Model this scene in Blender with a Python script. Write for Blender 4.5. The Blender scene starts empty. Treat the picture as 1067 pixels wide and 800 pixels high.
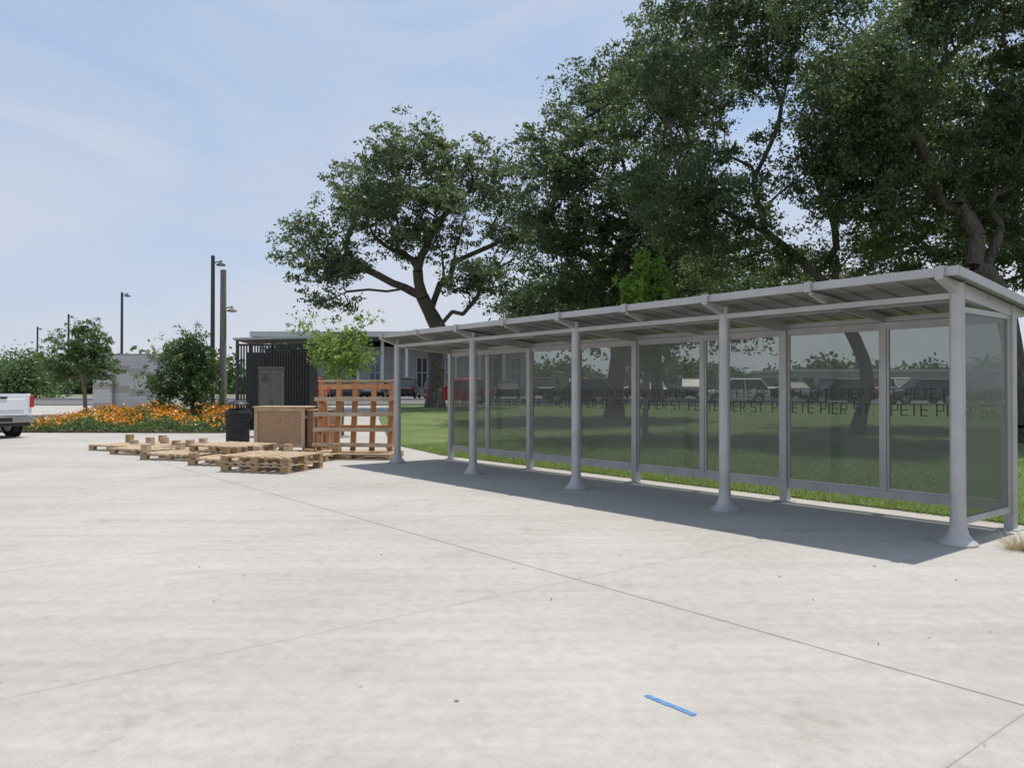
import bpy, bmesh, math, random
import numpy as np
from mathutils import Vector, Matrix
random.seed(4)
scene=bpy.context.scene
C=bpy.context

# ------------------------------------------------------------ materials
def newmat(name):
    m=bpy.data.materials.new(name); m.use_nodes=True
    nt=m.node_tree; b=nt.nodes['Principled BSDF']
    return m,nt,b
def N(nt,t,**k):
    n=nt.nodes.new(t)
    for a,v in k.items():
        if a in n.inputs.keys(): n.inputs[a].default_value=v
        else: setattr(n,a,v)
    return n
def ramp(nt,src,stops):
    r=nt.nodes.new('ShaderNodeValToRGB'); e=r.color_ramp.elements
    e[0].position=stops[0][0]; e[0].color=(*stops[0][1],1)
    e[1].position=stops[-1][0]; e[1].color=(*stops[-1][1],1)
    for p,c in stops[1:-1]:
        x=e.new(p); x.color=(*c,1)
    nt.links.new(src,r.inputs[0]); return r
def noisemat(name,c1,c2,scale=4,rough=.7,metal=0,bump=0,stretch=None,detail=6):
    m,nt,b=newmat(name)
    tc=N(nt,'ShaderNodeTexCoord'); v=tc.outputs['Object']
    if stretch:
        mp=N(nt,'ShaderNodeMapping'); mp.inputs['Scale'].default_value=stretch
        nt.links.new(v,mp.inputs[0]); v=mp.outputs[0]
    n=N(nt,'ShaderNodeTexNoise',Scale=scale,Detail=detail); nt.links.new(v,n.inputs['Vector'])
    r=ramp(nt,n.outputs['Fac'],[(.3,c1),(.7,c2)])
    nt.links.new(r.outputs[0],b.inputs['Base Color'])
    b.inputs['Roughness'].default_value=rough; b.inputs['Metallic'].default_value=metal
    if bump:
        bp=N(nt,'ShaderNodeBump',Strength=bump,Distance=.02); nt.links.new(n.outputs['Fac'],bp.inputs['Height'])
        nt.links.new(bp.outputs[0],b.inputs['Normal'])
    return m
def g(c,k): return tuple(x*k for x in c)
def simple(name,c,rough=.5,metal=0,var=.12,scale=6):
    return noisemat(name,g(c,1-var),g(c,1+var),scale,rough,metal)

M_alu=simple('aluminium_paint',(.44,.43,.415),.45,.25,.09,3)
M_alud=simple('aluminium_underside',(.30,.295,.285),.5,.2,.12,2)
M_black=simple('black_metal',(.018,.019,.02),.45,.1)
M_darkg=simple('dark_grey_metal',(.06,.06,.06),.5,.3)
M_olive=simple('olive_paint',(.11,.11,.085),.6)
M_pallet=noisemat('pallet_wood',(.34,.24,.145),(.60,.47,.32),3,.85,0,.3,(1,9,9))
M_block=noisemat('block_wood',(.28,.17,.08),(.45,.30,.16),5,.85)
M_rack=noisemat('orange_lumber',(.44,.19,.075),(.60,.32,.15),3,.75,0,.2,(6,6,1))
M_osb=noisemat('fibreboard',(.33,.20,.11),(.43,.28,.17),14,.85)
M_osbd=noisemat('dark_board',(.20,.10,.06),(.27,.14,.085),8,.85)
M_white=simple('white_car_paint',(.74,.75,.76),.25,0,.02)
M_rub=simple('tyre_rubber',(.02,.02,.02),.8)
M_hub=simple('wheel_rim',(.35,.35,.36),.35,.7)
M_red=simple('tail_lamp_red',(.45,.02,.015),.25)
M_chrome=simple('chrome',(.5,.5,.5),.2,.9,.03)
M_cglass=simple('car_glass',(.02,.025,.03),.4)
M_winglass=simple('window_glass',(.10,.15,.20),.1,.2)
M_bark=noisemat('oak_bark',(.05,.04,.033),(.14,.12,.10),5,.95,0,.8,(3,3,.7))
M_bark2=noisemat('young_bark',(.14,.11,.08),(.25,.2,.15),8,.9)
M_wallw=simple('white_render',(.55,.55,.54),.8,0,.06,1)
M_wallg=simple('grey_render',(.36,.37,.38),.8,0,.06,1)
M_pole=noisemat('weathered_pole',(.14,.12,.10),(.24,.21,.18),6,.8,0,0,(4,4,.5))
M_blue=noisemat('blue_chalk',(.045,.14,.33),(.13,.26,.42),60,.9)
M_letter=simple('letter_vinyl',(.035,.04,.036),.5)

def concrete():
    m,nt,b=newmat('broomed_concrete'); L=nt.links
    tc=N(nt,'ShaderNodeTexCoord'); o=tc.outputs['Object']
    n1=N(nt,'ShaderNodeTexNoise',Scale=.35,Detail=5,Roughness=.6); L.new(o,n1.inputs['Vector'])
    n2=N(nt,'ShaderNodeTexNoise',Scale=9,Detail=8,Roughness=.7); L.new(o,n2.inputs['Vector'])
    n3=N(nt,'ShaderNodeTexNoise',Scale=170,Detail=2); L.new(o,n3.inputs['Vector'])
    r1=ramp(nt,n1.outputs['Fac'],[(.3,(.345,.322,.290)),(.5,(.392,.369,.336)),(.7,(.432,.411,.380))])
    r2=ramp(nt,n2.outputs['Fac'],[(.25,(.84,.84,.84)),(.6,(1.04,1.04,1.04))])
    r3=ramp(nt,n3.outputs['Fac'],[(.25,(.74,.74,.74)),(.6,(1.07,1.07,1.07))])
    def mul(a,bb,f=1):
        x=N(nt,'ShaderNodeMix',data_type='RGBA',blend_type='MULTIPLY'); x.inputs[0].default_value=f
        L.new(a,x.inputs[6]); L.new(bb,x.inputs[7]); return x.outputs[2]
    col=mul(mul(r1.outputs[0],r2.outputs[0]),r3.outputs[0])
    # traffic streaks in two directions
    for rot,sc,lo in((51.7,(.25,5,1),.92),(-20,(.12,3.2,1),.94)):
        mp=N(nt,'ShaderNodeMapping'); mp.inputs['Rotation'].default_value=(0,0,math.radians(rot)); mp.inputs['Scale'].default_value=sc; L.new(o,mp.inputs[0])
        n6=N(nt,'ShaderNodeTexNoise',Scale=1.0,Detail=6,Roughness=.65); L.new(mp.outputs[0],n6.inputs['Vector'])
        r6=ramp(nt,n6.outputs['Fac'],[(.3,(lo,lo,lo*.995)),(.6,(1.02,1.02,1.02))]); col=mul(col,r6.outputs[0])
    n4=N(nt,'ShaderNodeTexNoise',Scale=.9,Detail=8,Roughness=.75,Distortion=.6); L.new(o,n4.inputs['Vector'])
    r4=ramp(nt,n4.outputs['Fac'],[(.55,(1,1,1)),(.62,(.93,.92,.905)),(.70,(.76,.75,.73)),(.76,(.6,.59,.57))]); col=mul(col,r4.outputs[0])
    # scuffs: thin dark smears broken up
    mp=N(nt,'ShaderNodeMapping'); mp.inputs['Rotation'].default_value=(0,0,.35); mp.inputs['Scale'].default_value=(1.1,5.5,1); L.new(o,mp.inputs[0])
    n7=N(nt,'ShaderNodeTexNoise',Scale=1.3,Detail=9,Roughness=.8); L.new(mp.outputs[0],n7.inputs['Vector'])
    r7=ramp(nt,n7.outputs['Fac'],[(.66,(1,1,1)),(.73,(.72,.71,.70))]); col=mul(col,r7.outputs[0])
    v=N(nt,'ShaderNodeTexVoronoi',Scale=.7); L.new(o,v.inputs['Vector'])
    dn=N(nt,'ShaderNodeMath',operation='ADD'); L.new(v.outputs['Distance'],dn.inputs[0])
    nm=N(nt,'ShaderNodeMath',operation='MULTIPLY'); L.new(n2.outputs['Fac'],nm.inputs[0]); nm.inputs[1].default_value=.12
    L.new(nm.outputs[0],dn.inputs[1])
    r5=ramp(nt,dn.outputs[0],[(.065,(.55,.54,.53)),(.095,(1,1,1))]); col=mul(col,r5.outputs[0])
    def joint(vec,off,per,hw,dark):
        nonlocal col
        d=N(nt,'ShaderNodeVectorMath',operation='DOT_PRODUCT'); L.new(o,d.inputs[0]); d.inputs[1].default_value=vec
        a=N(nt,'ShaderNodeMath',operation='ADD'); L.new(d.outputs['Value'],a.inputs[0]); a.inputs[1].default_value=per*100.5-off
        q=N(nt,'ShaderNodeMath',operation='MODULO'); L.new(a.outputs[0],q.inputs[0]); q.inputs[1].default_value=per
        s=N(nt,'ShaderNodeMath',operation='SUBTRACT'); L.new(q.outputs[0],s.inputs[0]); s.inputs[1].default_value=per/2
        ab=N(nt,'ShaderNodeMath',operation='ABSOLUTE'); L.new(s.outputs[0],ab.inputs[0])
        dv=N(nt,'ShaderNodeMath',operation='DIVIDE'); L.new(ab.outputs[0],dv.inputs[0]); dv.inputs[1].default_value=.1
        r=ramp(nt,dv.outputs[0],[(hw*10*.7,(dark,)*3),(hw*10,(.93,.93,.93)),(hw*10*1.8,(.975,.975,.975)),(.45,(1,1,1))])
        col=mul(col,r.outputs[0])
    joint((.62,-.785,0),.62*.547-.785*6.53,3.36,.005,.66)
    joint((.785,.62,0),.785*.547+.62*6.53,5.9,.009,.38)
    L.new(col,b.inputs['Base Color']); b.inputs['Roughness'].default_value=.85
    bp=N(nt,'ShaderNodeBump',Strength=.3,Distance=.004); L.new(n3.outputs['Fac'],bp.inputs['Height']); L.new(bp.outputs[0],b.inputs['Normal'])
    return m
M_conc=concrete()
def grassmat():
    m,nt,b=newmat('lawn_grass'); L=nt.links
    tc=N(nt,'ShaderNodeTexCoord'); o=tc.outputs['Object']
    n1=N(nt,'ShaderNodeTexNoise',Scale=.5,Detail=6,Roughness=.7); L.new(o,n1.inputs['Vector'])
    n2=N(nt,'ShaderNodeTexNoise',Scale=25,Detail=6,Roughness=.8); L.new(o,n2.inputs['Vector'])
    r1=ramp(nt,n1.outputs['Fac'],[(.3,(.075,.12,.025)),(.55,(.125,.175,.04)),(.75,(.20,.22,.075))])
    r2=ramp(nt,n2.outputs['Fac'],[(.3,(.5,.5,.5)),(.65,(1.15,1.15,1.15))])
    x=N(nt,'ShaderNodeMix',data_type='RGBA',blend_type='MULTIPLY'); x.inputs[0].default_value=1
    L.new(r1.outputs[0],x.inputs[6]); L.new(r2.outputs[0],x.inputs[7]); L.new(x.outputs[2],b.inputs['Base Color'])
    b.inputs['Roughness'].default_value=.9
    bp=N(nt,'ShaderNodeBump',Strength=.8,Distance=.04); L.new(n2.outputs['Fac'],bp.inputs['Height']); L.new(bp.outputs[0],b.inputs['Normal'])
    return m
M_grass=grassmat()
M_asph=noisemat('asphalt',(.09,.09,.088),(.14,.138,.132),3,.9)
M_lot=noisemat('worn_asphalt',(.15,.15,.145),(.21,.205,.20),2,.9)
M_side=noisemat('pale_pavement',(.36,.345,.32),(.44,.42,.40),2,.9)
M_far=noisemat('far_ground',(.10,.13,.06),(.19,.20,.12),.1,.95)
M_soil=noisemat('mulch',(.05,.035,.022),(.12,.08,.05),9,.95)
M_kerb=noisemat('kerb_concrete',(.34,.33,.31),(.44,.43,.41),3,.9)

def leafmat(name,dark,light,trans=.35):
    m,nt,b=newmat(name); L=nt.links
    at=N(nt,'ShaderNodeAttribute',attribute_name='tone')
    r=ramp(nt,at.outputs['Fac'],[(0,dark),(1,light)])
    out=nt.nodes['Material Output']
    L.new(r.outputs[0],b.inputs['Base Color']); b.inputs['Roughness'].default_value=.45
    b.inputs['Specular IOR Level'].default_value=.5
    t=N(nt,'ShaderNodeBsdfTranslucent')
    hs=N(nt,'ShaderNodeHueSaturation',Value=1.7,Saturation=1.1); L.new(r.outputs[0],hs.inputs['Color']); L.new(hs.outputs[0],t.inputs[0])
    mx=N(nt,'ShaderNodeMixShader'); mx.inputs[0].default_value=trans
    L.new(b.outputs[0],mx.inputs[1]); L.new(t.outputs[0],mx.inputs[2]); L.new(mx.outputs[0],out.inputs['Surface'])
    return m
L_oak=leafmat('oak_leaves',(.055,.08,.035),(.13,.165,.075),.4)
L_dark=leafmat('oak_leaves_dark',(.042,.066,.028),(.11,.145,.06),.4)
L_light=leafmat('young_leaves',(.10,.17,.035),(.24,.33,.09),.45)
L_mid=leafmat('shrub_leaves',(.055,.095,.035),(.12,.18,.06))
L_pine=leafmat('pine_needles',(.09,.17,.03),(.22,.32,.06),.45)
L_gr=leafmat('grass_blades',(.10,.16,.03),(.22,.29,.08))
L_or=leafmat('orange_petals',(.65,.18,.02),(.80,.38,.05),.25)
L_dry=leafmat('dry_stalks',(.25,.19,.10),(.42,.34,.2),.2)
L_lit=leafmat('litter_brown',(.06,.045,.03),(.18,.13,.08),.1)

def screen_glass():
    m,nt,b=newmat('fritted_glass'); L=nt.links
    out=nt.nodes['Material Output']
    b.inputs['Base Color'].default_value=(.20,.205,.19,1); b.inputs['Roughness'].default_value=.06
    tc=N(nt,'ShaderNodeTexCoord')
    n=N(nt,'ShaderNodeTexNoise',Scale=1.2,Detail=4); L.new(tc.outputs['Object'],n.inputs['Vector'])
    mr=N(nt,'ShaderNodeMapRange'); mr.inputs[3].default_value=.42; mr.inputs[4].default_value=.33
    L.new(n.outputs['Fac'],mr.inputs[0])
    t=N(nt,'ShaderNodeBsdfTransparent'); t.inputs[0].default_value=(.84,.87,.84,1)
    mx=N(nt,'ShaderNodeMixShader'); L.new(mr.outputs[0],mx.inputs[0]); L.new(t.outputs[0],mx.inputs[1]); L.new(b.outputs[0],mx.inputs[2])
    L.new(mx.outputs[0],out.inputs['Surface']); return m
M_frit=screen_glass()

# ------------------------------------------------------------ mesh builder
class MB:
    def __init__(s): s.v=[]; s.f=[]; s.m=[]; s.mats=[]
    def mi(s,mat):
        if mat not in s.mats: s.mats.append(mat)
        return s.mats.index(mat)
    def add(s,vs,fs,mat,M=None):
        o=len(s.v)
        for v in vs:
            v=Vector(v)
            if M is not None: v=M@v
            s.v.append(tuple(v))
        k=s.mi(mat)
        for f in fs: s.f.append([i+o for i in f]); s.m.append(k)
    def box(s,x0,x1,y0,y1,z0,z1,mat,M=None):
        vs=[(x,y,z) for x in (x0,x1) for y in (y0,y1) for z in (z0,z1)]
        s.add(vs,[(0,1,3,2),(4,6,7,5),(0,4,5,1),(2,3,7,6),(0,2,6,4),(1,5,7,3)],mat,M)
    def tube(s,p,q,r0,r1,mat,n=10,caps=True,M=None):
        p=Vector(p);q=Vector(q);d=(q-p).normalized()
        a=d.orthogonal().normalized();b=d.cross(a)
        vs=[];
        for c,r in((p,r0),(q,r1)):
            for i in range(n):
                t=2*math.pi*i/n; vs.append(c+(a*math.cos(t)+b*math.sin(t))*r)
        fs=[(i,(i+1)%n,n+(i+1)%n,n+i) for i in range(n)]
        if caps: fs+= [tuple(reversed(range(n))),tuple(range(n,2*n))]
        s.add(vs,fs,mat,M)
    def lathe(s,prof,mat,n=24,M=None):
        vs=[];fs=[]
        for r,z in prof:
            for i in range(n):
                t=2*math.pi*i/n; vs.append((r*math.cos(t),r*math.sin(t),z))
        for k in range(len(prof)-1):
            for i in range(n):
                fs.append((k*n+i,k*n+(i+1)%n,(k+1)*n+(i+1)%n,(k+1)*n+i))
        fs.append(tuple(range((len(prof)-1)*n,len(prof)*n)))
        s.add(vs,fs,mat,M)
    def loft(s,secs,mat,caps=True,M=None):
        n=len(secs[0]); vs=[v for c in secs for v in c]; fs=[]
        for k in range(len(secs)-1):
            for i in range(n): fs.append((k*n+i,k*n+(i+1)%n,(k+1)*n+(i+1)%n,(k+1)*n+i))
        if caps: fs+=[tuple(reversed(range(n))),tuple(range((len(secs)-1)*n,len(secs)*n))]
        s.add(vs,fs,mat,M)
    def obj(s,name,loc=(0,0,0),rz=0,smooth=False,bevel=0,parent=None):
        me=bpy.data.meshes.new(name); me.from_pydata(s.v,[],s.f)
        for m in s.mats: me.materials.append(m)
        me.polygons.foreach_set('material_index',s.m)
        bm=bmesh.new(); bm.from_mesh(me); bmesh.ops.recalc_face_normals(bm,faces=bm.faces); bm.to_mesh(me); bm.free()
        if smooth:
            me.polygons.foreach_set('use_smooth',[True]*len(me.polygons))
            me.set_sharp_from_angle(angle=math.radians(35))
        o=bpy.data.objects.new(name,me); scene.collection.objects.link(o)
        o.location=loc; o.rotation_euler=(0,0,rz)
        if bevel:
            b=o.modifiers.new('b','BEVEL'); b.width=bevel; b.segments=2; b.limit_method='ANGLE'
        if parent: o.parent=parent
        return o
def T(x,y,z,rz=0,rx=0,ry=0):
    return Matrix.Translation((x,y,z))@Matrix.Rotation(rz,4,'Z')@Matrix.Rotation(ry,4,'Y')@Matrix.Rotation(rx,4,'X')

# ------------------------------------------------------------ terrain
BR=[(-60,0),(26,0),(34,.15),(44,.45),(54,.75),(64,.95),(2500,.95)]
def H(y):
    for (a,ha),(b,hb) in zip(BR,BR[1:]):
        if y<=b: return ha+(hb-ha)*max(0,(y-a))/(b-a)
    return .95
def sheet(name,poly,off,mat):
    bm=bmesh.new(); vs=[bm.verts.new((x,y,0)) for x,y in poly]; bm.faces.new(vs)
    for y,_ in BR[1:-1]:
        bmesh.ops.bisect_plane(bm,geom=bm.verts[:]+bm.edges[:]+bm.faces[:],plane_co=(0,y,0),plane_no=(0,1,0))
    for v in bm.verts: v.co.z=H(v.co.y)+off
    bmesh.ops.recalc_face_normals(bm,faces=bm.faces)
    if sum(f.normal.z for f in bm.faces)<0: bmesh.ops.reverse_faces(bm,faces=bm.faces)
    me=bpy.data.meshes.new(name); bm.to_mesh(me); bm.free(); me.materials.append(mat)
    o=bpy.data.objects.new(name,me); scene.collection.objects.link(o); return o
U=Vector((-.62,.785)); NV=Vector((.785,.62)); P1=Vector((4.64,8.0))
def F(a,b): # a along u, b along n
    p=P1+U*a+NV*b; return (p.x,p.y)
RZ=math.atan2(-.785,.62)
sheet('ground',[(-1800,-60),(1800,-60),(1800,2400),(-1800,2400)],-.008,M_far)
sheet('plaza_pavement',[(-60,-30),(50,-30),(50,50),(-60,50)],0,M_conc)
lawnpoly=[F(-30,1.85),F(12.6,1.85),(-3.6,23.0),(-6.6,38),(-7.2,50),(60,50),(60,10)]
sheet('lawn',lawnpoly,.02,M_grass)
sheet('road',[(-60,50.3),(90,50.3),(90,60),(-60,60)],.004,M_asph)
sheet('parking_lot',[(-60,60.2),(120,60.2),(120,78),(-60,78)],.008,M_lot)
bedpoly=[(-19.5,28.5),(-10.6,28.2),(-9.6,34),(-11,43),(-21,43)]
sheet('flower_bed_soil',bedpoly,.03,M_soil)
# kerbs
k=MB()
def kerbline(a,b,w=.15,hh=.13):
    a=Vector(a);b=Vector(b);n=max(1,int((b-a).length/2))
    for i in range(n):
        p=a.lerp(b,i/n);q=a.lerp(b,(i+1)/n);d=(q-p).normalized();s=Vector((-d.y,d.x))*w/2
        vs=[]
        for z in(-.05,hh):
            for c in(p+s,p-s,q-s,q+s): vs.append((c.x,c.y,H(c.y)+z))
        k.add(vs,[(0,1,2,3),(4,7,6,5),(0,4,5,1),(1,5,6,2),(2,6,7,3),(3,7,4,0)],M_kerb)
kerbline((-60,50.15),(90,50.15)); kerbline((-60,60.1),(90,60.1))
k.obj('road_kerb')
k=MB()
for i in range(40): 
    x=-58+i*4; k.box(x,x+2,55.1,55.22,H(55.1)+.01,H(55.1)+.014,M_white)
k.obj('road_lane_marking')

# chalk
k=MB(); 
ca=Vector((.70,4.05)); cb=Vector((.905,3.80)); d=(cb-ca); s=Vector((-d.y,d.x)).normalized()*.018
vs=[]
for i in range(41):
    p=ca+d*i/40
    w=1+random.uniform(-.25,.2)
    if i in(0,40): w=.5
    vs.append((*(p+s*w),.003)); vs.append((*(p-s*w*random.uniform(.8,1.1)),.003))
k.add(vs,[(2*i,2*i+1,2*i+3,2*i+2) for i in range(40)],M_blue); k.obj('chalk_mark')

# ------------------------------------------------------------ shelter
SP=2.9; NB=4; LEN=SP*NB; D=1.43
sh=bpy.data.objects.new('bus_shelter',None); scene.collection.objects.link(sh)
sh.location=(P1.x,P1.y,0); sh.rotation_euler=(0,0,RZ)
def rz_(n): return 2.79-.105*(n+.35)
k=MB()
for i in range(NB+1):
    x=-SP*i
    k.lathe([(.186,0),(.188,.02),(.17,.04),(.135,.065),(.10,.12),(.083,.19),(.076,.3),(.072,2.72)],M_alu,28,T(x,0,.0))
k.obj('front_posts',smooth=True,parent=sh)
k=MB()
for i in range(NB+1):
    x=-SP*i
    k.box(x-.055,x+.055,D-.06,D+.06,0,2.56,M_alu)
    k.box(x-.11,x+.11,D-.11,D+.11,0.0,.014,M_alu)
k.obj('back_posts',bevel=.006,parent=sh)
k=MB(); gl=MB()
GB,GT=.30,2.42
for i in range(NB):
    x1=-SP*i-.055; x0=-SP*(i+1)+.055; xm=(x0+x1)/2
    k.box(x0,x1,D-.03,D+.03,GB-.10,GB,M_alu); k.box(x0,x1,D-.03,D+.03,GT,GT+.07,M_alu)
    k.box(xm-.035,xm+.035,D-.035,D+.035,GB,GT,M_alu)
    for a,b in((x0,xm-.035),(xm+.035,x1)):
        k.box(a,a+.03,D-.022,D+.022,GB,GT,M_alu); k.box(b-.03,b,D-.022,D+.022,GB,GT,M_alu)
        k.box(a+.03,b-.03,D-.022,D+.022,GB,GB+.03,M_alu); k.box(a+.03,b-.03,D-.022,D+.022,GT-.03,GT,M_alu)
        gl.box(a+.03,b-.03,D-.005,D+.005,GB+.03,GT-.03,M_frit)
# end panel
k.box(-.025,.025,.09,D-.06,GB-.10,GB-.03,M_alu); k.box(-.025,.025,.09,D-.06,GT,GT+.06,M_alu)
k.box(-.02,.02,.09,.13,GB-.03,GT,M_alu)
k.box(-.02,.02,D-.1,D-.06,GB-.03,GT,M_alu)
gl.box(-.005,.005,.13,D-.1,GB-.03,GT,M_frit)
k.obj('panel_frames',parent=sh,bevel=.003); gl.obj('glass_panels',parent=sh)
# roof
k=MB()
x0,x1=-LEN-.12,.14; n0,n1=-.35,1.95
def rb(xa,xb,na,nb,dz0,dz1,mat):
    vs=[(x,y,rz_(y)+dz) for x in(xa,xb) for y in(na,nb) for dz in(dz0,dz1)]
    k.add(vs,[(0,1,3,2),(4,6,7,5),(0,4,5,1),(2,3,7,6),(0,2,6,4),(1,5,7,3)],mat)
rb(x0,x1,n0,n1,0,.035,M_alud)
npan=36
w=(x1-x0)/npan
for i in range(npan+1):
    x=x0+i*w
    rb(max(x-.012,x0),min(x+.012,x1),n0+.02,n1-.02,.0355,.075,M_alu)
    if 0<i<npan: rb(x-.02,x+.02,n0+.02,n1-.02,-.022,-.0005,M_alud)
rb(x0-.02,x1+.02,n0-.035,n0,-.035,.055,M_alu)
rb(x0-.02,x1+.02,n1,n1+.035,-.05,.05,M_alu)
rb(x0-.025,x0,n0,n1,-.03,.06,M_alu); rb(x1,x1+.025,n0,n1,-.03,.06,M_alu)
for i in range(NB*2+1):      # rafters
    x=-SP/2*i; hh=.15 if i%2==0 else .12; ww=.04 if i%2==0 else .025
    prof=[(n0-.08 if i%2==0 else n0+.01,-.045,-.075),(0.1,-.024,-hh-.03),(D+.1,-.024,-hh),(n1-.02,-.024,-.06)]
    secs=[[(x-ww,y,rz_(y)+a),(x+ww,y,rz_(y)+a),(x+ww,y,rz_(y)+b),(x-ww,y,rz_(y)+b)] for y,a,b in prof]
    k.loft(secs,M_alu)
    k.box(x-.04,x+.04,n0-.07,n0-.036,rz_(n0)-.05,rz_(n0)+.068,M_alu)
    if i%2==0: k.box(x-.05,x+.05,D-.05,D+.05,2.56,rz_(D)-.02,M_alu)
k.box(x0+.1,x1-.1,-.04,.04,2.56,2.62,M_alu)
k.box(x0+.1,x1-.1,D-.035,D+.035,2.495,2.555,M_alu)
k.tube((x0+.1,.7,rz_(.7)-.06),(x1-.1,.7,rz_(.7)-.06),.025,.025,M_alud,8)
k.obj('roof',parent=sh)
# lettering: two continuous bands
k=MB()
def q(x,z,x2,z2,ox,oz,M): 
    k.box(ox+x,ox+x2,0,.0025,oz+z,oz+z2,M_letter,M)
def lw(c,h): return {'I':h*.11,'.':h*.11,' ':h*.22}.get(c,h*.60)
def letter(c,ox,oz,h,M):
    w=h*.60;t=h*.075;s=h*.11
    if c=='T':
        q(0,h-t,w,h,ox,oz,M); q(w/2-s/2,0,w/2+s/2,h-t,ox,oz,M)
    elif c=='I': q(.0,0,s,h,ox,oz,M)
    elif c=='.': q(0,0,s,s,ox,oz,M)
    elif c=='E':
        q(0,0,s,h,ox,oz,M)
        for z in(0,.46,.925): q(s,z*h,w,z*h+t,ox,oz,M)
    elif c in 'PR':
        q(0,0,s,h,ox,oz,M)
        q(s,h-t,w-t*.5,h,ox,oz,M); q(w-t*1.1,h*.45,w,h-t*.8,ox,oz,M); q(s,h*.40,w-t*.5,h*.40+t,ox,oz,M)
        if c=='R':
            k.add([(ox+w*.47,0,oz+h*.40),(ox+w*.62,0,oz+h*.40),(ox+w*1.02,0,oz),(ox+w*.86,0,oz)],[(0,1,2,3)],M_letter,M)
    elif c=='S':
        q(0,h-t,w,h,ox,oz,M); q(0,h*.55,t*1.3,h-t,ox,oz,M); q(0,h*.46,w,h*.46+t,ox,oz,M); q(w-t*1.3,t,w,h*.46,ox,oz,M); q(0,0,w,t,ox,oz,M)
def band(segs,z,h,start):
    txt='ST. PETE PIER '; i=start
    for a,b,M in segs:
        x=a
        while True:
            c=txt[i%len(txt)]
            if c!=' ' and x+lw(c,h)>b: break
            if c==' ' and x+lw(c,h)>b: i+=1; break
            if c!=' ': letter(c,x,z,h,M)
            x+=lw(c,h)+h*.20; i+=1
segs=[]
for i in reversed(range(NB)):
    xb=-SP*i-.055; xa=-SP*(i+1)+.055; xm=(xa+xb)/2
    for a,b in((xa+.06,xm-.08),(xm+.08,xb-.06)): segs.append((a,b,T(0,D-.0085,0)))
segs.append((.14,D-.16,Matrix.Translation((-.0085,D,0))@Matrix.Rotation(-math.pi/2,4,'Z')))
band(segs,1.28,.155,0); band(segs,1.50,.125,5)
k.obj('lettering',parent=sh)

# ------------------------------------------------------------ foliage
def leafmesh(name,cent,size,mat,tone,rng,aspect=.5,upbias=0.0):
    n=len(cent)
    a=rng.normal(size=(n,3)); a/=np.linalg.norm(a,axis=1)[:,None]
    b=rng.normal(size=(n,3)); b[:,2]*=(1-upbias); b-=a*(a*b).sum(1)[:,None]; b/=np.linalg.norm(b,axis=1)[:,None]
    s=size*rng.uniform(.6,1.3,n)[:,None]
    v=np.empty((n,4,3)); v[:,0]=cent-a*s*.5; v[:,1]=cent+b*s*aspect*.5; v[:,2]=cent+a*s*.5; v[:,3]=cent-b*s*aspect*.5
    return rawquads(name,v,mat,tone)
def rawquads(name,v,mat,tone):
    n=len(v); me=bpy.data.meshes.new(name)
    me.vertices.add(n*4); me.vertices.foreach_set('co',v.reshape(-1).astype(np.float32))
    me.loops.add(n*4); me.loops.foreach_set('vertex_index',np.arange(n*4,dtype=np.int32))
    me.polygons.add(n); me.polygons.foreach_set('loop_start',np.arange(0,n*4,4,dtype=np.int32))
    at=me.attributes.new('tone','FLOAT','FACE'); at.data.foreach_set('value',np.clip(tone,0,1).astype(np.float32))
    me.update(); me.validate(); me.materials.append(mat)
    o=bpy.data.objects.new(name,me); scene.collection.objects.link(o); return o

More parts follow.
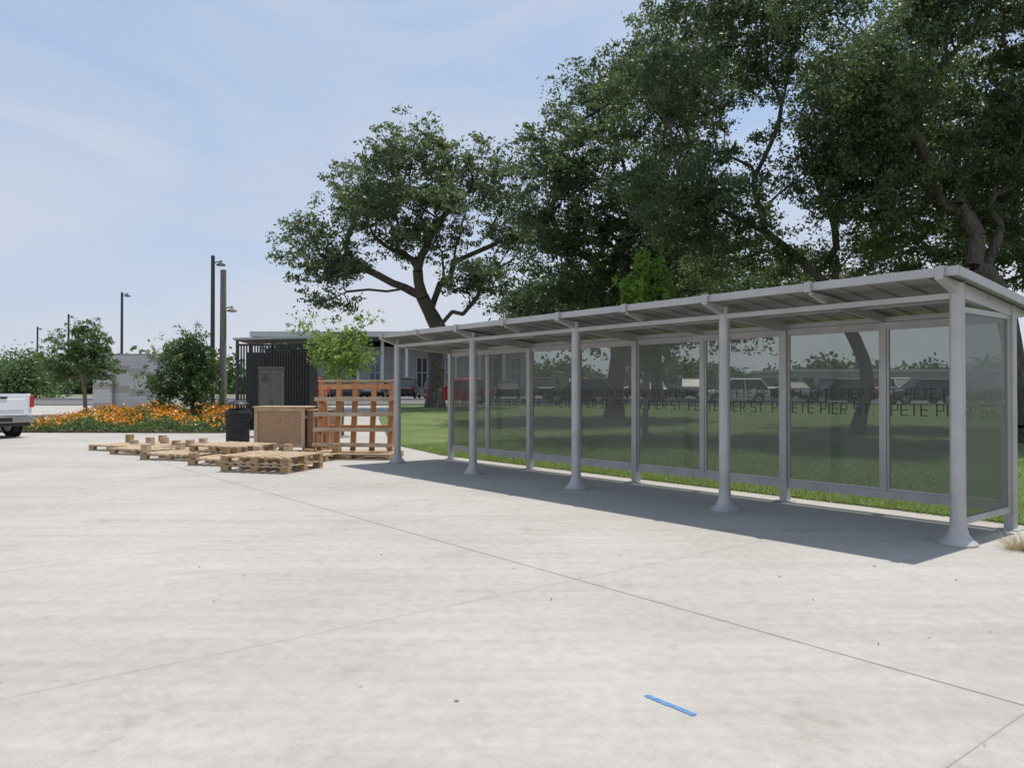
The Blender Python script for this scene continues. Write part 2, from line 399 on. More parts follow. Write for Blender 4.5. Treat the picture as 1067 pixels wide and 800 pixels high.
def tree(name,base,top,trunk_r,lobes,nc,lpc,ls,seed,lm,bm_=None,cr=.8,step=.8,flat=.6,shell=.45,pw=1.05):
    rng=np.random.default_rng(seed); bark=bm_ or M_bark
    base=np.array(base,float); top=np.array(top,float)
    nodes=[base]; par=[-1]; plen=[0.0]
    L=np.linalg.norm(top-base); n=max(3,int(L/step))
    off=rng.normal(size=3)*L*.04
    for i in range(1,n+1):
        t=i/n; p=base+(top-base)*t+off*math.sin(t*math.pi); p=p+rng.normal(size=3)*[.05,.05,0]*min(1,L/4)
        nodes.append(p); par.append(len(nodes)-2); plen.append(plen[-1]+L/n)
    first=max(1,int(n*.75))
    lobes=np.array(lobes,float); vol=(lobes[:,3]*lobes[:,4]*lobes[:,5])**.8; vol/=vol.sum()
    ch=rng.choice(len(lobes),nc,p=vol)
    d=rng.normal(size=(nc,3)); d/=np.linalg.norm(d,axis=1)[:,None]
    r=rng.uniform(0,1,nc)**shell
    at=lobes[ch,:3]+d*lobes[ch,3:6]*r[:,None]
    order=list(lobes[:,:3])+list(at[np.argsort(np.linalg.norm(at-top,axis=1))])
    nl=len(lobes); tips=[]
    for ai,a in enumerate(order):
        arr=np.array(nodes); dist=np.linalg.norm(arr-a,axis=1)
        cost=dist+.30*np.array(plen)+np.where(arr[:,2]>a[2]+.3,(arr[:,2]-a[2])*.9,0)
        cost[:first]=1e9
        j=int(np.argmin(cost)); dd=dist[j]
        if dd<.15: tips.append((j,a)); continue
        pd=nodes[j]-nodes[par[j]]; pd/=np.linalg.norm(pd)+1e-6
        s=nodes[j]; c=s+pd*dd*.35+np.array([0,0,-.08 if ai>=nl else .05])*dd
        m=max(2,int(dd/step)+1); prev=j
        for i in range(1,m+1):
            t=i/m; p=(1-t)**2*s+2*t*(1-t)*c+t*t*a
            if i<m: p=p+rng.normal(size=3)*.09*min(dd,3)*.6
            nodes.append(p); par.append(prev); plen.append(plen[prev]+dd/m); prev=len(nodes)-1
        tips.append((prev,a))
    cnt=np.zeros(len(nodes))
    for j,_ in tips: cnt[j]+=1
    for i in range(len(nodes)-1,0,-1): cnt[par[i]]+=cnt[i]
    rad=np.maximum(trunk_r*np.sqrt(cnt/cnt[0])**pw,.012*max(1,trunk_r*2))
    k=MB()
    for i in range(1,len(nodes)):
        p=nodes[par[i]];qq=nodes[i]
        r1=rad[i]; r0=rad[par[i]] if r1>rad[par[i]]*.8 else r1*1.15
        if i==1: r0*=1.45
        sides=12 if r1>.12 else (6 if r1>.04 else 4)
        k.tube(p,qq,r0,r1,bark,sides,False)
    o=k.obj('wood'); 
    me=o.data; me.polygons.foreach_set('use_smooth',[True]*len(me.polygons))
    root=bpy.data.objects.new(name,None); scene.collection.objects.link(root)
    cs=[];tn=[]
    for j,a in tips:
        nn=int(lpc*rng.uniform(.5,1.5)); rr=cr*rng.uniform(.6,1.25)
        ns=6; sub=rng.normal(size=(ns,3))*rr*[.8,.8,.8*flat]
        w=rng.integers(0,ns,nn)
        pts=np.array(a)+sub[w]+rng.normal(size=(nn,3))*rr*.27*[1,1,flat]
        cs.append(pts); tn.append(np.clip(rng.uniform(.1,.9)+rng.normal(size=nn)*.2,0,1))
    cs=np.concatenate(cs); tn=np.concatenate(tn)
    lf=leafmesh('leaves',cs,ls,lm,tn,rng)
    o.parent=root; lf.parent=root
    return root

# left oak, 48 m away
tree('oak_tree',(-4.8,48,H(48)-.1),(-4.7,48.2,4.8),.5,[
 (-11.4,47,9.6,2.6,3,1.9),(-12.6,48,11.6,1.3,2,1.0),(-9.2,49,14.0,2.8,3.2,2.3),(-6.0,47,16.0,2.9,3,1.9),(-2.0,48,14.8,3.0,3,2.1),
 (.4,49,11.6,2.4,3,2.4),(-5.4,46,11.8,3.4,3.5,2.3),(-11.2,46,6.9,1.9,2,.7),(-2.0,46.5,8.2,2.3,3,1.0),(-8,45,12.6,2.6,2,1.8)],
 420,135,.22,11,L_oak,cr=.72,step=1.0,shell=.4,pw=1.12)
# right group
tree('oak_tree',(4.9,37,H(37)-.1),(5.3,37,5.2),.4,[
 (2.6,37,8.6,2.4,3,2.4),(2.3,36,12.4,2.1,3,2.4),(5.0,37,15.8,2.8,3,2.2),(7.8,38,11.5,3.2,3,2.8),(5.0,35,10.0,3,3,2.6),(3.6,38,6.4,3.0,3,1.1),(8,37,7.2,3,3,1.5),(8.5,37,17,3.4,3,2.6)],
 440,185,.20,12,L_dark,cr=.75,step=1.0,pw=1.12)
tree('oak_tree',(12.3,27.5,-.1),(11.9,27.5,4.2),.22,[
 (6.4,26,8.0,2.5,3,1.8),(5.6,27,11.8,2.3,2.6,2.1),(9.6,26,13.8,2.8,3,2.0),(10.5,25,9.2,2.8,3,2.0),(13,27,12,2.8,3,2.2),(8.3,28,6.4,2.3,2.4,.9),(12.6,28,6.8,2.3,2.4,1.0),(6.8,25.5,15.0,2.3,2.4,1.6)],
 460,235,.14,13,L_dark,cr=.6,step=.8,pw=1.15)
tree('oak_tree',(15.8,23.5,-.1),(14.6,23.2,5.0),.28,[
 (10.8,23,10.6,2.2,2.8,1.6),(13.2,22,13.2,2.6,2.8,1.7),(16,23,10.4,2.4,3,1.8),(12.2,24,7.6,1.8,2.2,.9),(16.0,24.5,7.0,2.2,2.2,1.1),(17,23,13,2.2,2.4,1.8),(14,23.5,8.4,1.8,2,1.0)],
 460,225,.13,14,L_dark,cr=.58,step=.8,pw=1.15)
tree('oak_tree',(22,31,0),(22,31,4.5),.35,[
 (17.5,31,9,3,3,2.4),(21,30,12,3.5,3,3),(25,31,9,3,3,2.4),(20,29,6.6,3,3,1.2),(16.5,32,13,3,3,2.6),(16.8,31,6.4,2.2,2.2,1.0)],
 330,210,.18,15,L_dark,cr=.85,step=1)
tree('oak_tree',(11,58,H(58)-.1),(11,58,5),.4,[
 (6,58,8.5,4.5,3,2.8),(12,58,11,4.5,3,3.6),(17,58,8.5,4,3,2.8),(1.6,58,8,2.8,2.6,2.4),(22,58,9.5,4,3,2.6),(5,57,6,4,2,1.2),(15,57,6,4,2,1.2)],
 320,150,.32,16,L_dark,cr=1.2,step=1.4)
tree('young_tree',(-6.0,27.2,0),(-6.1,27.2,1.9),.05,[
 (-6.6,27,3.1,.8,.7,.6),(-5.7,27.3,3.7,.6,.6,.7),(-5.5,27,2.8,.7,.7,.6),(-7.1,27,3.9,.45,.5,.3),(-4.9,27.2,4.1,.4,.4,.3),(-6.1,27,2.3,.8,.7,.4)],
 80,60,.12,17,L_light,M_bark2,cr=.26,step=.4,flat=.8)
tree('pine_tree',(4.2,24.0,0),(4.2,24.0,2.2),.09,[
 (4.2,24,3.2,.9,.9,.9),(4.2,24,4.6,.8,.7,.5),(4.15,24,5.25,.4,.4,.35),(4.7,24,5.0,.3,.3,.25)],
 110,200,.13,18,L_pine,M_bark2,cr=.22,step=.4,flat=1.3)
tree('ornamental_tree',(-22.2,40,H(40)-.05),(-22.3,40,1.9),.1,[
 (-22.4,40,3.6,1.6,1.5,1.2),(-23.4,40,2.7,.9,.9,.7),(-21.2,40,2.9,.9,.9,.8),(-22.2,40,4.6,.9,.9,.5)],
 100,130,.14,19,L_mid,M_bark2,cr=.38,step=.5)
tree('ornamental_tree',(-15.4,37,H(37)-.05),(-15.4,37,.9),.1,[
 (-15.9,37,2.6,1.3,1.3,1.2),(-15.0,37,1.9,.8,1.2,1.1),(-16.8,37,1.6,.7,1.2,.9),(-15.7,37,3.7,.8,1,.6),(-15.0,37,3.4,.6,.8,.6)],
 120,150,.13,20,L_mid,M_bark2,cr=.38,step=.5,flat=.9)
tree('ornamental_tree',(-12.0,46,H(46)-.05),(-12,46,2.4),.1,[
 (-13,46,3.9,1.5,1.2,.6),(-11.5,46,4.2,1.5,1.2,.6),(-10.3,46,3.7,1.2,1.2,.5)],
 60,150,.18,21,L_dark,cr=.45,step=.6)

rng=np.random.default_rng(5)
cs=[];tn=[]
for i in range(260):
    x=rng.uniform(-190,190); y=rng.uniform(135,165); h=rng.uniform(5,8.5) if x>-45 else rng.uniform(5,10)
    for j in range(5):
        c=np.array([x+rng.normal()*2.4,y+rng.normal()*2,.95+h*rng.uniform(.08,.62)])
        nn=120; cs.append(c+rng.normal(size=(nn,3))*[1.5,1.5,h*.14]); tn.append(np.clip(rng.uniform(.1,.9)+rng.normal(size=nn)*.1,0,1))
leafmesh('distant_trees',np.concatenate(cs),.9,L_mid,np.concatenate(tn),rng,.8)
cs=[];tn=[]
for i in range(16):
    x=rng.uniform(-58,-41); y=rng.uniform(66,74)
    for j in range(7):
        c=np.array([x+rng.normal()*1.0,y+rng.normal(),rng.uniform(1.2,4.6)]); nn=160
        cs.append(c+rng.normal(size=(nn,3))*.65); tn.append(np.clip(rng.uniform(.1,.9)+rng.normal(size=nn)*.15,0,1))
leafmesh('shrub_mass',np.concatenate(cs),.3,L_mid,np.concatenate(tn),rng,.6)
cs=rng.uniform(0,1,(16000,3))*[75,1.2,1.3]+[3,67.5,.95]; cs[:,2]+=.2*np.sin(cs[:,0]*1.3)
leafmesh('hedge',cs,.28,L_mid,rng.uniform(0,.8,16000),rng,.7)

# flower bed
def inpoly(x,y,poly):
    r=False; j=len(poly)-1
    for i in range(len(poly)):
        xi,yi=poly[i];xj,yj=poly[j]
        if (yi>y)!=(yj>y) and x<(xj-xi)*(y-yi)/(yj-yi)+xi: r=not r
        j=i
    return r
pts=[];fl=[]
while len(pts)<30000:
    x=rng.uniform(-21,-9.5);y=rng.uniform(28,43)
    if not inpoly(x,y,bedpoly): continue
    hh=.34+.12*math.sin(x*2.1+y)+.1*math.sin(x*5.3-y*3.1)
    pts.append((x,y,H(y)+.03+hh*rng.uniform(.05,1)))
    if rng.uniform()<.22 and (math.sin(x*1.7)*math.sin(y*1.3+x)+rng.normal()*.5)>-.3: fl.append((x,y,H(y)+.06+hh+rng.uniform(-.05,.12)))
a=leafmesh('greenery',np.array(pts),.15,L_mid,rng.uniform(0,1,len(pts)),rng,.5)
b=leafmesh('blossoms',np.array(fl),.10,L_or,rng.uniform(0,1,len(fl)),rng,.9)
e=bpy.data.objects.new('flower_bed',None); scene.collection.objects.link(e); a.parent=e;b.parent=e

# grass blades near shelter
n=90000
uu=rng.uniform(-5,16,n); vv=1.80+rng.uniform(0,1,n)**1.6*9
bx=P1.x+U.x*uu+NV.x*vv; by=P1.y+U.y*uu+NV.y*vv
ok=np.array([inpoly(x+.03,y+.03,lawnpoly) for x,y in zip(bx,by)]); bx=bx[ok];by=by[ok];n=len(bx)
hh=rng.uniform(.03,.085,n); an=rng.uniform(0,6.28,n); wd=rng.uniform(.004,.009,n)
lean=rng.normal(size=(n,2))*.035
v=np.zeros((n,4,3)); z0=np.array([H(y) for y in by])+.0
v[:,0]=np.stack([bx-np.cos(an)*wd,by-np.sin(an)*wd,z0],1); v[:,1]=np.stack([bx+np.cos(an)*wd,by+np.sin(an)*wd,z0],1)
v[:,2]=np.stack([bx+lean[:,0]+np.cos(an)*.001,by+lean[:,1],z0+hh],1); v[:,3]=np.stack([bx+lean[:,0]-np.cos(an)*.001,by+lean[:,1],z0+hh],1)
rawquads('grass',v,L_gr,rng.uniform(0,1,n))
# dry grass tuft
n=260; c=np.array([5.15,7.75]); 
an=rng.uniform(0,6.28,n); l=rng.uniform(.05,.3,n); v=np.zeros((n,4,3))
ox=c[0]+rng.normal(size=n)*.09; oy=c[1]+rng.normal(size=n)*.05
dx=np.cos(an)*l;dy=np.sin(an)*l*.8;z=rng.uniform(.02,.17,n)
v[:,0]=np.stack([ox,oy,np.full(n,.003)],1);v[:,1]=np.stack([ox+.006,oy,np.full(n,.003)],1);v[:,2]=np.stack([ox+dx+.002,oy+dy,z],1);v[:,3]=np.stack([ox+dx,oy+dy,z],1)
rawquads('dry_grass_tuft',v,L_dry,rng.uniform(0,1,n))
# leaf litter
n=190; x=rng.uniform(-6,7,n); y=rng.uniform(2.2,20,n)
a=rng.uniform(0,6.28,n); l=rng.uniform(.006,.022,n); w_=l*rng.uniform(.15,.5,n)
v=np.zeros((n,4,3)); 
for j,(s1,s2) in enumerate(((-1,0),(0,-1),(1,0),(0,1))):
    v[:,j,0]=x+np.cos(a)*l*s1-np.sin(a)*w_*s2; v[:,j,1]=y+np.sin(a)*l*s1+np.cos(a)*w_*s2; v[:,j,2]=.004+rng.uniform(0,.006,n)
ok=[not inpoly(p,q_,lawnpoly) for p,q_ in zip(x,y)]
rawquads('leaf_litter',v[ok],L_lit,rng.uniform(0,1,sum(ok)))

# ------------------------------------------------------------ pallets, crate, rack
def pallet(name,x,y,z,rz,blocks=True,levels=1,sc=1.0):
    k=MB()
    for l in range(levels):
        zz=l*.15
        for i in range(8):
            j=random.uniform(-.012,.012)
            xx=-.6+i*(1.2-.09)/7+j; k.box(xx,xx+.09,-.52+random.uniform(-.01,.01),.52,zz+.118,zz+.138,M_pallet)
        for yy in(-.50,-.045,.41):
            k.box(-.6,.6,yy,yy+.09,zz+.098,zz+.1175,M_pallet)
            for xx in(-.6,-.07,.46): k.box(xx,xx+.14,yy+.001,yy+.089,zz+.021,zz+.0975,M_block)
            k.box(-.6,.6,yy,yy+.09,zz,zz+.0205,M_pallet)
    t=levels*.15
    if blocks:
        for sx in(-1,1):
            for sy in(-1,1):
                if random.random()<.75:
                    a=.52*sx;b=.44*sy; k.box(a-.065,a+.065,b-.06,b+.06,t-.011,t+random.choice([.09,.14,.18]),random.choice([M_block,M_pallet]))
    o=k.obj(name,(x,y,z),rz,bevel=.003); o.scale=(sc,sc,1.1); return o
for x,y,r,lv,bl in[(-4.85,15.6,.05,2,False),(-6.05,16.9,.1,1,True),(-4.9,17.6,.02,1,True),(-6.7,18.5,-.1,2,False),(-7.7,18.2,.06,1,True),(-8.1,19.8,.15,1,False),(-9.2,19.7,0,1,True),(-9.5,21.3,.1,1,True),(-10.4,20.9,-.06,1,True)]:
    pallet('wooden_pallet',x,y,0.004,r-.35,bl,lv,1.28)
# crate
k=MB()
k.box(-.9,.35,-.35,.35,.12,1.15,M_osb)
for z0_,z1_ in((.12,.21),(1.06,1.15)): k.box(-.92,.37,-.375,-.351,z0_,z1_,M_pallet)
for xx in(-.92,.28): k.box(xx,xx+.09,-.377,-.352,.211,1.059,M_pallet)
k.box(-.95,.40,-.40,.40,1.151,1.185,M_pallet)
k.box(.41,.9,-.30,.38,.12,1.08,M_osbd); k.box(.40,.93,-.33,.40,1.081,1.10,M_osb)
k.box(.56,.62,-.325,-.301,.12,1.08,M_block)
for xx in(-.9,-.3,.3,.78): k.box(xx,xx+.1,-.35,.35,0,.119,M_block)
k.obj('wooden_crate',(-5.75,20.4,.004),-.1,bevel=.006).scale=(1.06,1,1)
# rack
k=MB()
lean=T(0,0,.16,0,-.14)
for i,xx in enumerate((-.93,-.50,-.10,.36,.80)):
    k.box(xx,xx+.12,-.045,.045,0,1.66,M_rack,lean)
for j,z in enumerate((.12,.48,.84,1.2)):
    k.box(-.93,.93,-.26,-.046,z,z+.022,M_rack,lean)
    k.box(-.95,.95,-.285,-.261,z-.04,z+.055,M_pallet,lean)
for xx in(-.93,.80):
    for z in(.12,.48,.84,1.2): k.box(xx+.03,xx+.08,-.26,-.046,z-.07,z-.001,M_rack,lean)
k.box(-.96,.96,-.08,.06,1.661,1.70,M_pallet,lean)
k.box(-.93,.93,-.066,-.046,1.48,1.60,M_rack,lean)
for xx in(-.88,.8):
    k.box(xx,xx+.08,-.04,.04,0,1.72,M_rack,T(0,.62,.16,0,.24))
k.box(-.93,.93,.041,.06,.5,.6,M_rack,T(0,.62,.16,0,.24))
for i in range(9): k.box(-1.0,1.0,-.55+i*.145,-.45+i*.145,.118,.14,M_pallet)
for yy in(-.55,.1,.7):
    k.box(-1,1,yy,yy+.09,.0,.02,M_pallet)
for xx in(-1,-.05,.9): k.box(xx,xx+.1,-.55,.78,.021,.117,M_block)
k.obj('lumber_rack',(-3.75,18.3,.004),-.1,bevel=.004)

# trash can
k=MB()
for i in range(32):
    t=2*math.pi*i/32; c,s=math.cos(t),math.sin(t)
    k.tube((.33*c,.33*s,.06),(.33*c,.33*s,.72),.011,.011,M_black,5); k.tube((.33*c,.33*s,.72),(.39*c,.39*s,.92),.011,.011,M_black,5)
for z in(.06,.4,.72): k.lathe([(.322,z-.02),(.345,z-.02),(.345,z+.02),(.322,z+.02)],M_black,32)
k.lathe([(.36,.9),(.405,.9),(.41,.94),(.36,.95),(.34,1.02),(.20,1.06)],M_black,32)
k.lathe([(.29,.04),(.29,.88)],M_darkg,24); k.lathe([(.2,0),(.2,.05),(.3,.06)],M_black,20)
for t in(.8,2.4,4,5.5): k.tube((.3*math.cos(t),.3*math.sin(t),.95),(.25*math.cos(t),.25*math.sin(t),1.2),.015,.015,M_black,6)
k.lathe([(.33,1.18),(.34,1.2),(.25,1.27),(.08,1.31)],M_black,28)
k.obj('trash_can',(-8.35,23.4,.0),0,smooth=True)

# utility cabinet
def cabinet(x,y,rz,sx,h):
    k=MB()
    k.box(-.37,.37,-.3,.3,.1,h-.06,M_olive); k.box(-.4,.4,-.33,.33,h-.059,h,M_olive); k.box(-.42,.42,-.35,.35,0,.1,M_kerb)
    k.box(-.33,-.005,-.318,-.301,.2,h-.13,M_olive); k.box(.005,.33,-.318,-.301,.2,h-.13,M_olive)
    k.box(.04,.06,-.35,-.319,h*.45,h*.53,M_darkg)
    for i in range(8): k.box(-.28,-.06,-.326,-.3185,h*.78+i*.04,h*.78+.015+i*.04,M_darkg)
    k.obj('utility_cabinet',(x,y,0),rz,bevel=.008).scale=(sx,1,1)
cabinet(-8.4,26.8,.2,1.05,2.42)

# dark slatted enclosure
k=MB()
for i in range(26):
    x=-1.35+i*.105; k.box(x,x+.06,-.03,0.0,.15,3.35,M_black)
for i in range(22):
    y=.1+i*.105; k.box(1.37,1.40,y,y+.06,.15,3.35,M_black)
for z in(.1,1.8,3.3): k.box(-1.4,1.36,.005,.05,z,z+.08,M_darkg); k.box(1.30,1.365,.06,2.4,z,z+.08,M_darkg)
for x,y in((-1.4,.0),(-.05,.05),(1.3,0),(1.3,2.4),(-1.4,2.4)): k.box(x-.05,x+.05,y+.06,y+.16,0,3.5,M_darkg)
k.box(-1.3,1.25,1.2,2.3,.0,3.1,M_darkg)
vs=[(-1.5,-.2,3.52),(1.6,-.2,3.62),(1.6,2.6,3.62),(-1.5,2.6,3.52)]
k.add(vs+[(a,b,c+.08) for a,b,c in vs],[(0,1,2,3),(4,7,6,5),(0,4,5,1),(1,5,6,2),(2,6,7,3),(3,7,4,0)],M_wallg)
k.obj('slatted_enclosure',(-9.5,30.5,H(30)),.1)

# block wall
k=MB()
def blocks(x0,x1,y,z0,z1,th=.2):
    r=0;z=z0
    while z<z1-.01:
        x=x0-(.2 if r%2 else 0)
        while x<x1:
            a=max(x,x0);b=min(x+.4,x1)
            if b-a>.02: k.box(a+.004,b-.004,y,y+th,z+.004,z+.196,M_wallw if (r+int(x*7))%3 else M_side)
            x+=.4
        z+=.2;r+=1
    k.box(x0,x1,y+.01,y+th-.01,z0,z1-.01,M_wallg)
blocks(-3.0,1.0,0,0,3.2); k.box(-3.05,1.05,-.03,.23,3.2,3.28,M_wallg)
blocks(-3.0,-1.9,-.3,0,2.0); k.box(1.01,1.25,-.05,3,0,3.35,M_wallw)
k.obj('block_wall',(-21.4,45,H(45)),0)

# lamp posts
def lamp(name,x,y,h,r=.07,mat=None,heads=1,side=1,headz=None):
    mat=mat or M_darkg
    k=MB(); k.lathe([(r*2.2,0),(r*2.2,.05),(r*1.5,.1),(r*1.2,.6),(r,1.0),(r*.8,h)],mat,14)
    k.lathe([(r*.85,h-.02),(r*.85,h),(.01,h+.06)],mat,14)
    for i in range(heads):
        z=(headz or h-.25)-i*1.1; s=side if i==0 else -side
        k.tube((0,0,z),(s*.3,0,z+.12),.03,.028,mat,8); k.tube((s*.3,0,z+.12),(s*.42,0,z+.0),.028,.02,mat,8)
        k.lathe([(.05,.16),(.06,.07),(.22,-.04),(.24,-.10),(.2,-.1),(.1,-.06)],mat,16,T(s*.42,0,z))
        k.lathe([(.09,-.15),(.1,-.075)],M_white,12,T(s*.42,0,z))
    return k.obj(name,(x,y,H(y)-.01),0,smooth=True)
lamp('street_lamp',-15.6,40,8.3,.12,M_darkg,1,1,7.9)
lamp('street_lamp',-14.0,37.2,7.2,.17,M_pole,1,1,5.3)
lamp('street_lamp',-30.5,60,8.4,.11,M_darkg,1,1,8.2)
lamp('street_lamp',-52,90,9.6,.13,M_darkg,1,1,9.3)
lamp('street_lamp',-68,110,9.8,.14,M_darkg,1,1,9.5)

# ------------------------------------------------------------ vehicles
def wheel(k,x,y,r=.34,w=.22,sgn=1):
    M=T(x,y,r,0,math.pi/2)
    k.lathe([(r*.7,-w/2),(r*.95,-w/2),(r,-w/2+.03),(r,w/2-.03),(r*.95,w/2),(r*.66,w/2),(r*.62,w/2-.03)],M_rub,24,M)
    k.lathe([(r*.62,-w/2-.005),(r*.62,w/2-.02)],M_hub,16,M)
    k.lathe([(r*.62,w/2-.02),(r*.62,-w/2-.006),(r*.2,-w/2-.02)],M_hub,16,M)
def sec(x,zb,zt,hb,ht):
    return [(x,-hb*.9,zb),(x,-hb,zb+.15),(x,-hb,zb+(zt-zb)*.6),(x,-ht,zt),(x,ht,zt),(x,hb,zb+(zt-zb)*.6),(x,hb,zb+.15),(x,hb*.9,zb)]
def car(name,x,y,rz,paint,suv=True):
    k=MB()
    bz=1.02 if suv else .9; rh=1.72 if suv else 1.42
    k.loft([sec(-2.3,.45,bz*.82,.75,.66),sec(-2.15,.28,bz*.95,.88,.8),sec(-1.2,.25,bz,.93,.86),sec(.6,.25,bz,.93,.86),sec(1.1,.25,bz*.98,.92,.82),sec(1.95,.28,bz*.84,.88,.74),sec(2.3,.42,bz*.66,.7,.58)],paint)
    rear=-2.1 if suv else -1.6
    hb,ht=.84,.66
    A=[(rear,-hb,bz-.01),(1.05,-hb,bz-.03),(.25,-ht,rh-.06),(rear+.45,-ht,rh-.06)]
    B=[(a,-b,c) for a,b,c in A]
    k.add(A+B,[(0,1,2,3),(4,7,6,5),(0,3,7,4),(1,5,6,2)],M_cglass)
    R=[(rear+.40,-ht-.02,rh-.06),(.3,-ht-.02,rh-.06),(.2,-ht+.08,rh),(rear+.5,-ht+.08,rh)]
    R2=[(a,-b,c) for a,b,c in R]
    k.add(R+R2,[(0,1,2,3),(4,7,6,5),(3,2,6,7),(0,3,7,4),(1,5,6,2)],paint)
    for sx in(-1,1):
        for (xa,xb) in((rear+.0,rear+.46),(1.0,.24),(-.55,-.55)):
            k.tube((xa,sx*(hb+.008),bz-.01),(xb,sx*(ht+.008),rh-.05),.035,.03,paint,6)
    for xx in(-1.4,1.4):
        for sy in(-1,1):
            M=T(xx,sy*.925,.36,0,math.pi/2)
            k.lathe([(.40,-.012),(.40,.012)],M_black,20,M)
            wheel(k,xx,sy*.86,.34,.2)
    for sy in(-.62,.62): k.box(-2.32,-2.2,sy-.13,sy+.13,bz*.72,bz*.88,M_red); k.box(2.1,2.26,sy-.14,sy+.14,bz*.58,bz*.68,M_chrome)
    k.box(-2.36,-2.28,-.7,.7,.38,.5,M_black); k.box(2.27,2.34,-.5,.5,.4,.55,M_black)
    return k.obj(name,(x,y,H(y)+.01),rz,smooth=True)
paints=[simple('paint_black',(.02,.02,.022),.35),simple('paint_red',(.50,.02,.02),.3),simple('paint_silver',(.35,.36,.38),.35,.5),M_white,simple('paint_grey',(.08,.085,.09),.35,.3),simple('paint_blue',(.03,.05,.12),.3)]
cx=[(-18.6,0),(-16.2,1),(-13.6,4),(-11.2,0),(-8.6,0),(-6.0,4),(-3.4,1),(-.3,0),(2.6,4),(5.4,1),(8.4,0),(11.5,5),(14.6,0),(17.5,4),(20.4,0),(23.3,4),(26.2,0),(29.0,1),(32.0,3),(35,0),(38,4),(41,3)]
for i,(x,pi) in enumerate(cx):
    car('parked_car',x,63+random.uniform(-.4,.4),math.pi/2*(1 if i%3 else -1)+random.uniform(-.04,.04),paints[pi],i%4!=3)
for x,pi in((-3.6,1),(4.4,0),(15.0,3),(22.0,0),(27.6,4),(33.2,0)):
    car('parked_car',x,52.0,math.pi*.995,paints[pi],True)
# pickup
k=MB()
def ps(x,zb,zt,h): return [(x,-h*.93,zb),(x,-h,zb+.12),(x,-h,zt-.25),(x,-h*.965,zt),(x,h*.965,zt),(x,h,zt-.25),(x,h,zb+.12),(x,h*.93,zb)]
for s in(-1,1):
    k.loft([[(x,s*.99*a,.62) ,(x,s*1.0*a,.9),(x,s*.97*a,1.42),(x,s*.86*a,1.42),(x,s*.86*a,.75)] for x,a in((.06,.985),(.3,1),(2.0,1))],M_white)
    M=T(1.05,s*.995,.42,0,math.pi/2); k.lathe([(.50,-.012),(.50,.012)],M_black,24,M)
    k.box(.03,.1,s*.985-.065,s*.985+.01 if s>0 else s*.985+.065,.98,1.36,M_red)
k.box(.02,.10,-.85,.85,.72,1.40,M_white); k.box(.0,.02,-.72,.72,.9,1.25,M_white)
k.box(-.02,-.001,-.12,.12,1.26,1.33,M_black)
k.box(.1,2.0,-.86,.86,.7,.78,M_darkg)
k.box(-.16,.0,-.95,.95,.50,.70,M_chrome); k.box(-.18,-.161,-.2,.2,.53,.67,M_black); k.box(-.14,.3,-.8,.8,.38,.5,M_black)
k.loft([ps(2.02,.5,1.38,1.0),ps(4.1,.45,1.36,1.0),ps(4.4,.45,1.28,1.0),ps(5.5,.5,1.12,.96),ps(5.8,.6,1.0,.85)],M_white)
A=[(2.03,-.93,1.37),(4.15,-.93,1.35),(3.45,-.76,1.88),(2.2,-.78,1.9)];B=[(a,-b,c) for a,b,c in A]
k.add(A+B,[(0,1,2,3),(4,7,6,5),(0,3,7,4),(1,5,6,2)],M_cglass)
A=[(2.14,-.80,1.88),(3.5,-.78,1.87),(3.4,-.7,1.95),(2.25,-.7,1.96)];B=[(a,-b,c) for a,b,c in A]
k.add(A+B,[(0,1,2,3),(4,7,6,5),(3,2,6,7),(0,3,7,4),(1,5,6,2),(0,4,5,1)],M_white)
for s in(-1,1):
    for xa,xb in((2.03,2.19),(4.14,3.46),(3.1,3.1)): k.tube((xa,s*.94,1.36),(xb,s*.79,1.9),.04,.035,M_white,6)
for xx in(1.05,4.65):
    for s in(-1,1): wheel(k,xx,s*.9,.40,.26)
k.box(.2,5.3,-.5,.5,.4,.55,M_black)
o=k.obj('pickup_truck',(-16.95,25.6,0.004),math.pi-.45,smooth=True,bevel=.01)
o.scale=(1,1,1.05)

# ------------------------------------------------------------ buildings
k=MB()
x0,x1,y0,y1=-27,2.5,80,96
k.box(x0+1,x1-1,y0+3,y1,0,5.4,M_wallg)
k.box(x0,x1,y0-1,y1+1,6.2,6.75,M_wallw); k.box(x0+.3,x1-.3,y0-.7,y1,5.9,6.198,M_darkg)
n=12
for i in range(n):
    x=x0+.8+i*(x1-x0-1.6)/(n-1); k.box(x-.15,x+.15,y0,y0+.3,0,5.898,M_wallw)
    if i<n-1:
        xa=x+.7; xb=x+(x1-x0-1.6)/(n-1)-.7
        k.box(xa,xb,y0+2.95,y0+2.998,1.0,4.2,M_winglass if i%3 else M_cglass)
        for t in(0,.5,1): xx=xa+(xb-xa)*t; k.box(xx-.05,xx+.05,y0+2.9,y0+2.949,.95,4.25,M_wallw)
        for z in(.95,2.6,4.2): k.box(xa,xb,y0+2.91,y0+2.948,z-.04,z+.04,M_wallw)
k.obj('pavilion_building',(0,0,H(80)))
k=MB()
k.box(-20,20,0,14,0,3.6,M_wallg); k.box(-20.3,20.3,-.3,14.3,3.6,4.0,M_wallw)
for i in range(16):
    x=-19+i*2.5; k.box(x,x+1.6,-.05,-.002,1.0,2.6,M_cglass); k.box(x-.08,x+1.68,-.09,-.051,.9,.98,M_wallw)
k.obj('low_building',(62,120,H(120)),0)

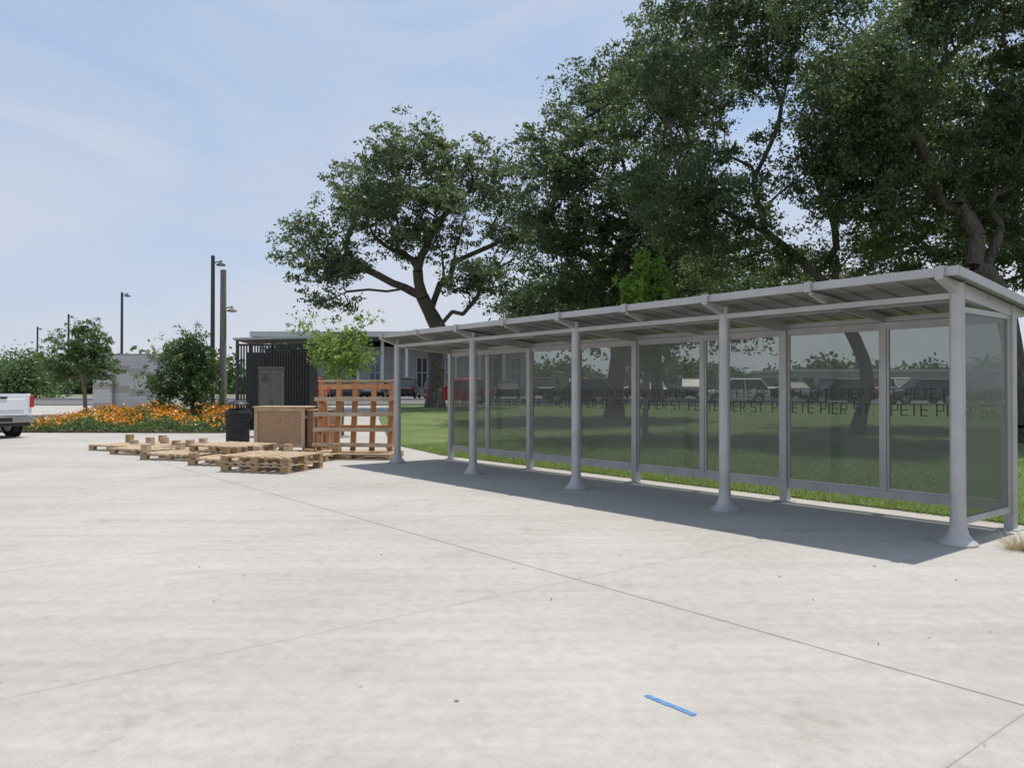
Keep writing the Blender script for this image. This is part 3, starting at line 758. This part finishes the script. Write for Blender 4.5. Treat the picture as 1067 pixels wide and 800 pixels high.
# ------------------------------------------------------------ light / sky / camera
ts=Vector((.74,.55,2.83)).normalized()
sd=bpy.data.lights.new('sun','SUN'); sd.energy=4.6; sd.angle=math.radians(.53); sd.color=(1,.95,.88)
so=bpy.data.objects.new('sun',sd); scene.collection.objects.link(so); so.rotation_euler=ts.to_track_quat('Z','Y').to_euler()
w=bpy.data.worlds.new('World'); scene.world=w; w.use_nodes=True; nt=w.node_tree; L=nt.links
bg=nt.nodes['Background']
sk=N(nt,'ShaderNodeTexSky',sky_type='NISHITA'); sk.sun_disc=False
sk.sun_elevation=math.asin(ts.z); sk.sun_rotation=math.atan2(ts.x,ts.y); sk.dust_density=1.5; sk.air_density=1.0; sk.ozone_density=1.5
tc=N(nt,'ShaderNodeTexCoord'); mp=N(nt,'ShaderNodeMapping'); mp.inputs['Scale'].default_value=(1.0,1.0,3.4); mp.inputs['Rotation'].default_value=(.15,.2,.9)
L.new(tc.outputs['Generated'],mp.inputs[0])
n1=N(nt,'ShaderNodeTexNoise',Scale=1.7,Detail=9,Roughness=.55,Distortion=.6); L.new(mp.outputs[0],n1.inputs['Vector'])
r=ramp(nt,n1.outputs['Fac'],[(.40,(0,)*3),(.68,(.68,)*3)])
sp=N(nt,'ShaderNodeSeparateXYZ'); L.new(tc.outputs['Generated'],sp.inputs[0])
hz=ramp(nt,sp.outputs['Z'],[(0,(.70,)*3),(.16,(.38,)*3),(.34,(.08,)*3),(.6,(0,0,0))])
ad=N(nt,'ShaderNodeMath',operation='ADD',use_clamp=True); L.new(r.outputs[0],ad.inputs[0]); L.new(hz.outputs[0],ad.inputs[1])
m1=N(nt,'ShaderNodeMix',data_type='RGBA'); m1.inputs[0].default_value=.62; L.new(sk.outputs[0],m1.inputs[6]); m1.inputs[7].default_value=(3.5,4.8,6.9,1)
mx=N(nt,'ShaderNodeMix',data_type='RGBA'); L.new(ad.outputs[0],mx.inputs[0]); L.new(m1.outputs[2],mx.inputs[6]); mx.inputs[7].default_value=(5.1,5.3,5.9,1)
L.new(mx.outputs[2],bg.inputs[0]); bg.inputs[1].default_value=.13
cd=bpy.data.cameras.new('cam'); cam=bpy.data.objects.new('camera',cd); scene.collection.objects.link(cam)
cam.location=(0,0,1.6); cam.rotation_euler=(math.radians(90.5),0,0); cd.lens=27.0; cd.sensor_width=36; cd.clip_end=4000; cd.clip_start=.05
scene.camera=cam
scene.view_settings.view_transform='Standard'; scene.view_settings.look='None'; scene.view_settings.exposure=0
